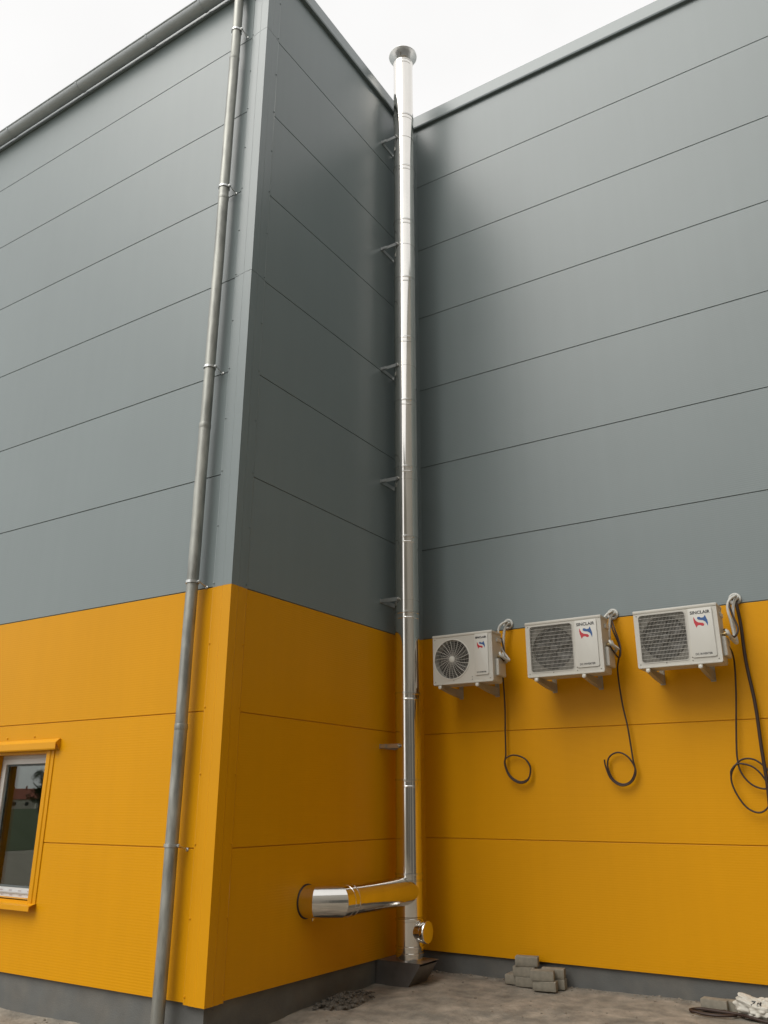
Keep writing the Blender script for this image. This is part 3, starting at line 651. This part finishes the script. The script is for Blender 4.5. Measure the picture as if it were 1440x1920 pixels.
c3 = [(3.262, -0.42, L-.28), (3.27, -0.46, L-.2), (3.25, -0.54), (3.23, -0.78), (3.185, -1.14), (3.17, -1.33), (3.19, -1.44), (3.26, -1.53), (3.36, -1.56), (3.42, -1.50), (3.40, -1.42), (3.30, -1.33), (3.19, -1.335), (3.11, -1.44, yc-.012), (3.115, -1.56, yc-.012), (3.19, -1.70, yc-.012), (3.29, -1.745, yc-.012), (3.37, -1.68, yc-.012), (3.38, -1.53, yc-.012), (3.30, -1.40, yc-.012), (3.18, -1.36, yc-.012), (3.115, -1.41, yc-.016), (3.105, -1.47, yc-.016)]
cable(W_(c3), 0.0075, 'thin black cable with wide tangled loops beside the thick hanging cable', (3.2, yc, Z0-1.7))
c4 = [(3.325, 0.045, L+.03), (3.33, 0.03, L-.06), (3.34, -0.06, L-.075), (3.345, -0.20), (3.345, -0.52), (3.37, -0.88), (3.37, -1.23), (3.375, -1.52), (3.37, -1.75), (3.40, -2.1), (3.43, -2.6), (3.42, -3.05, L-.09), (3.36, -3.155, L-.20), (3.2, -3.165, L-.30), (3.10, -3.165, L-.36)]
cable(W_(c4), 0.0145, 'thick black cable hanging from the wall grommet to the ground', (3.37, yc, Z0-3.1))
c5 = [(3.245, -0.27, L-.30), (3.275, -0.31, L-.28), (3.31, -0.33, L-.22), (3.335, -0.25, L-.15), (3.30, -0.12, L-.12), (3.28, 0.0, L-.08), (3.31, 0.06, L-.02)]
cable(W_(c5), 0.009, 'short black cable curving into the side of the air conditioner by the thick cable', (3.3, L-.2, Z0-.33))

# ------------------------------------------------------------------ things on the ground
def block_mesh(seed):
    random.seed(seed); b = MB(); b.box(-0.1, 0.1, -0.05, 0.05, 0, 0.078, 0.006, 2)
    for v in b.bm.verts: v.co += Vector((random.uniform(-1, 1), random.uniform(-1, 1), random.uniform(-1, 1)))*0.0012
    o = b.build('paving_block', 'block'); return o
protos = [block_mesh(1), block_mesh(2), block_mesh(3)]; pu = [False]*3
def block(i, x, y, z, rz, label, group='concrete paving blocks left by the plinth', rx=0):
    p = protos[i % 3]
    if pu[i % 3]: o = p.copy(); C.objects.link(o)
    else: o = p; pu[i % 3] = True
    o.location = (x, y, z); o.rotation_euler = (rx, 0, rz); return tag(o, label, 'paving block', group)
gl = 0.012
block(0, 1.212, 2.765, gl, R(8), 'grey paving block at the bottom of the three-high stack')
block(1, 1.190, 2.770, gl+0.079, R(4), 'grey paving block in the middle of the three-high stack')
block(2, 1.210, 2.775, gl+0.158, R(14), 'grey paving block on top of the three-high stack')
block(1, 1.050, 2.835, gl+0.004, R(94), 'grey paving block lying left against the foot of the three-high stack')
block(2, 1.410, 2.680, gl, R(10), 'lower front paving block of the two-high stack')
block(0, 1.392, 2.672, gl+0.079, R(16), 'upper front paving block of the two-high stack')
block(1, 1.440, 2.815, gl, R(7), 'lower rear paving block of the two-high stack, against the plinth')
block(2, 1.435, 2.812, gl+0.079, R(12), 'upper rear paving block of the two-high stack, against the plinth')
block(0, 2.800, 2.705, gl+0.004, R(-4), 'single paving block lying left of the white sack')
block(1, 2.970, 2.750, gl, R(5), 'paving block half hidden behind the white sack')
# white sack
b = MB(); bmesh.ops.create_icosphere(b.bm, subdivisions=5, radius=1)
for v in b.bm.verts:
    n = v.co.normalized()
    k = 1 + 0.30*noise.noise(n*1.7 + Vector((3, 1, 2))) + 0.20*(abs(noise.noise(n*3.4 + Vector((1, 7, 2))))*2-0.5) + 0.05*(abs(noise.noise(n*6+Vector((5, 5, 1))))*2-0.5)
    p = Vector((n.x*0.19, n.y*0.10, n.z*0.082))*k
    if n.x < -0.35: p.z += 0.06*(-n.x-0.35)*max(0, n.z+0.4)*1.6
    p.z = max(p.z, -0.058 + 0.004*n.x)
    v.co = p
sack = b.build('sack', 'bag', ang=60); sack.location = (3.165, 2.620, 0.070)
tag(sack, 'crumpled white plastic sack with dark printed letters by the plinth', 'sack')
bvh = BVHTree.FromObject(sack, bpy.context.evaluated_depsgraph_get())
def projected(body, size, cx, cz):
    cu = bpy.data.curves.new('t', 'FONT'); cu.body = body; cu.size = size; cu.align_x = 'CENTER'; cu.align_y = 'CENTER'; cu.offset = 0.0015; cu.resolution_u = 3
    t = bpy.data.objects.new('t', cu); C.objects.link(t); me = bpy.data.meshes.new_from_object(t.evaluated_get(bpy.context.evaluated_depsgraph_get()))
    bpy.data.objects.remove(t)
    bm = bmesh.new(); bm.from_mesh(me); bmesh.ops.triangulate(bm, faces=bm.faces)
    bmesh.ops.subdivide_edges(bm, edges=bm.edges, cuts=2)
    for v in bm.verts:
        o = Vector((cx+v.co.x*math.cos(0.25)+v.co.y*0.2, -0.5, cz+v.co.y+0.25)); hit = bvh.ray_cast(o, Vector((0, 0.9, -0.45)).normalized())
        if hit[0]: v.co = hit[0] + hit[1]*0.0015
        else: v.co = Vector((cx, 0, 0))
    me.clear_geometry(); bm.to_mesh(me); bm.free(); me.materials.clear(); me.materials.append(M['ink']); o = bpy.data.objects.new('lettering', me); C.objects.link(o); o.parent = sack
projected('7 R', 0.06, -0.035, 0.015)
# cable coil by the sack
pts = []
for k in range(22):
    a = R(40 + 360*k/17); pts.append((2.80+0.165*math.cos(a)+0.008*math.sin(k), 2.575+0.085*math.sin(a)+0.008*math.cos(k*1.3), 0.02+0.004*(k % 5)/4+0.006*(k/34)))
pts += [(2.98, 2.585, 0.03), (3.08, 2.53, 0.03), (3.2, 2.49, 0.02), (3.4, 2.45, 0.02)]
o = MB().tube([Vector(p)-Vector((2.8, 2.575, 0.02)) for p in smoothpath(pts, 4)], 0.011, 8).build('cable_coil', 'cable'); o.location = (2.8, 2.575, 0.02)
tag(o, 'black cable coiled on the ground in front of the white sack', 'cable')
# heap of dark soil and rubble
random.seed(11); b = MB(); N = 40
hv = {}
for i in range(N+1):
    for j in range(N+1):
        u, v = i/N*2-1, j/N*2-1; d = math.hypot(u, v)
        h = max(0, 1-d**1.5)*(0.062 + 0.045*noise.noise(Vector((u*3, v*3, 1)))) + 0.018*noise.noise(Vector((u*9, v*9, 4)))*(1 if d < 0.95 else 0.2) + 0.012*noise.noise(Vector((u*22, v*22, 4))) - 0.012
        hv[i, j] = b.bm.verts.new((v*0.16, u*0.36, h if d < 1 else -0.03))
for i in range(N):
    for j in range(N): b.bm.faces.new((hv[i, j], hv[i+1, j], hv[i+1, j+1], hv[i, j+1]))
for k in range(120):
    a, q = random.uniform(0, 6.28), random.random()**0.6; s = random.uniform(0.006, 0.02)
    x, y = math.cos(a)*q*0.17, math.sin(a)*q*0.40
    g_ = bmesh.ops.create_icosphere(b.bm, subdivisions=1, radius=s)['verts']
    for v in g_: v.co = Vector((v.co.x*random.uniform(.8, 1.2), v.co.y*random.uniform(.8, 1.2), v.co.z*0.7)) + Vector((x, y, max(0, 1-q**1.5)*0.062+0.004))
heap = b.build('rubble_heap', 'soil', ang=25); heap.location = (0.13, 1.55, gz(0.13, 1.55)+0.005); tag(heap, 'low heap of dark soil and rubble against the plinth below the flue arm', 'rubble', kind='stuff')
# loose stones and grit
b = MB(); random.seed(5)
for k in range(1800):
    x, y = random.uniform(-2.0, 3.6), random.uniform(-0.8, 2.92)
    if k % 3 == 0 and x > 0.05: y = 2.93 - abs(random.gauss(0, 0.05))
    if x < 0.0 and y > 0.0: continue
    s = random.choice([0.003, 0.003, 0.004, 0.004, 0.005, 0.006, 0.008, 0.013]) * random.uniform(.7, 1.2)
    g_ = bmesh.ops.create_icosphere(b.bm, subdivisions=1, radius=s)['verts']; c = Vector((x, y, gz(x, y)+s*0.25))
    for v in g_: v.co = Vector((v.co.x*random.uniform(.7, 1.3), v.co.y*random.uniform(.7, 1.3), v.co.z*0.65)) + c
st = b.build('loose_stones', 'stone', ang=20); tag(st, 'small loose stones scattered over the sandy yard', 'stones', kind='stuff')

# ------------------------------------------------------------------ the far side of the yard (seen in reflections)
opp = thing('neighbouring_hall', (18.2, -5, 0), 'plain grey hall across the yard, mirrored in the flue', 'building')
MB().box(-7, 7, -15, 11, -0.5, 15).build('wall', 'hall', opp, smooth=False)
MB().box(-15.2, 7, -29, -15.001, -0.5, 15).build('wall', 'hall', opp, smooth=False)
MB().prism([(-7.1, 11.1), (-7.1, -14.9), (-15.3, -14.9), (-15.3, -29.1), (7.1, -29.1), (7.1, 11.1)], lambda u, v, d: Vector((u, v, d)), 15.002, 15.25).build('roof_edge', 'grey_trim', opp, smooth=False)
for k in range(3):
    dr = MB().box(-7.06, -7.001, -8+k*6.2, -4.2+k*6.2, 0.0, 4.2).build('gate', 'plinth', opp, smooth=False)
def house(x, y, rz, w_, d, h, label):
    t = thing('house', (x, y, 0), label, 'house', 'houses beyond the lawn'); t.rotation_euler = (0, 0, rz)
    MB().box(-w_/2, w_/2, -d/2, d/2, -0.3, h).build('wall', 'plaster', t, smooth=False)
    rf = MB().prism([(-d/2-0.5, h+0.002), (d/2+0.5, h+0.002), (0, h+d*0.42)], lambda u, v, q: Vector((q, u, v)), -w_/2-0.4, w_/2+0.4).build('roof', 'tile', t, smooth=False)
    MB().box(w_*0.2, w_*0.2+0.6, -0.3, 0.3, h+d*0.3, h+d*0.42+0.9).build('chimney', 'tile', rf, smooth=False)
    for k in (-1, 0, 1):
        for s in (-1, 1): MB().box(k*w_*0.3-0.6, k*w_*0.3+0.6, s*(d/2)-0.03, s*(d/2)+0.03, 1.0, 2.3).build('window', 'ac_dark', t, smooth=False)
house(-285, -196.5, R(-50), 14, 9, 3.2, 'white house with red roof at the end of the lawn')
house(-300, -213, R(-40), 11, 8, 3.0, 'small white house with red roof between two others')
house(-330, -222, R(-62), 16, 10, 3.4, 'long white house with red roof beside the leafy tree')
def tree(x, y, h, label):
    random.seed(int(h*10)); t = thing('leafy_tree', (x, y, 0), label, 'tree')
    b = MB(); b.tube([(0, 0, -0.3), (0.1, 0, h*0.3), (0.0, 0.15, h*0.55), (0.1, 0, h*0.8)], [h*0.035, h*0.026, h*0.016, 0.03], 9)
    for k in range(7):
        a = random.uniform(0, 6.28); z = h*random.uniform(0.35, 0.65); b.tube([(0.05, 0, z), (math.cos(a)*h*0.13, math.sin(a)*h*0.13, z+h*0.1), (math.cos(a)*h*0.24, math.sin(a)*h*0.24, z+h*0.2)], [h*0.013, h*0.008, 0.01], 6)
    b.build('trunk', 'bark', t)
    b = MB(); cl = [(random.gauss(0, h*0.13), random.gauss(0, h*0.13), h*random.uniform(0.25, 0.98)) for _ in range(60)]
    for c in cl:
        for _ in range(55):
            p = Vector(c) + Vector((random.gauss(0, 1), random.gauss(0, 1), random.gauss(0, 0.8)))*h*0.045
            a = Vector((random.gauss(0, 1), random.gauss(0, 1), random.gauss(0, 1))).normalized()*h*0.022; e = a.orthogonal().normalized()*h*0.012
            b.quad(p-a, p+e, p+a, p-e)
    b.build('crown', 'leaf', t, smooth=False)
tree(-150, -108.0, 8, 'tall leafy tree standing on the lawn before the houses')
tree(-190, -164, 6, 'small leafy tree standing on the lawn before the houses')
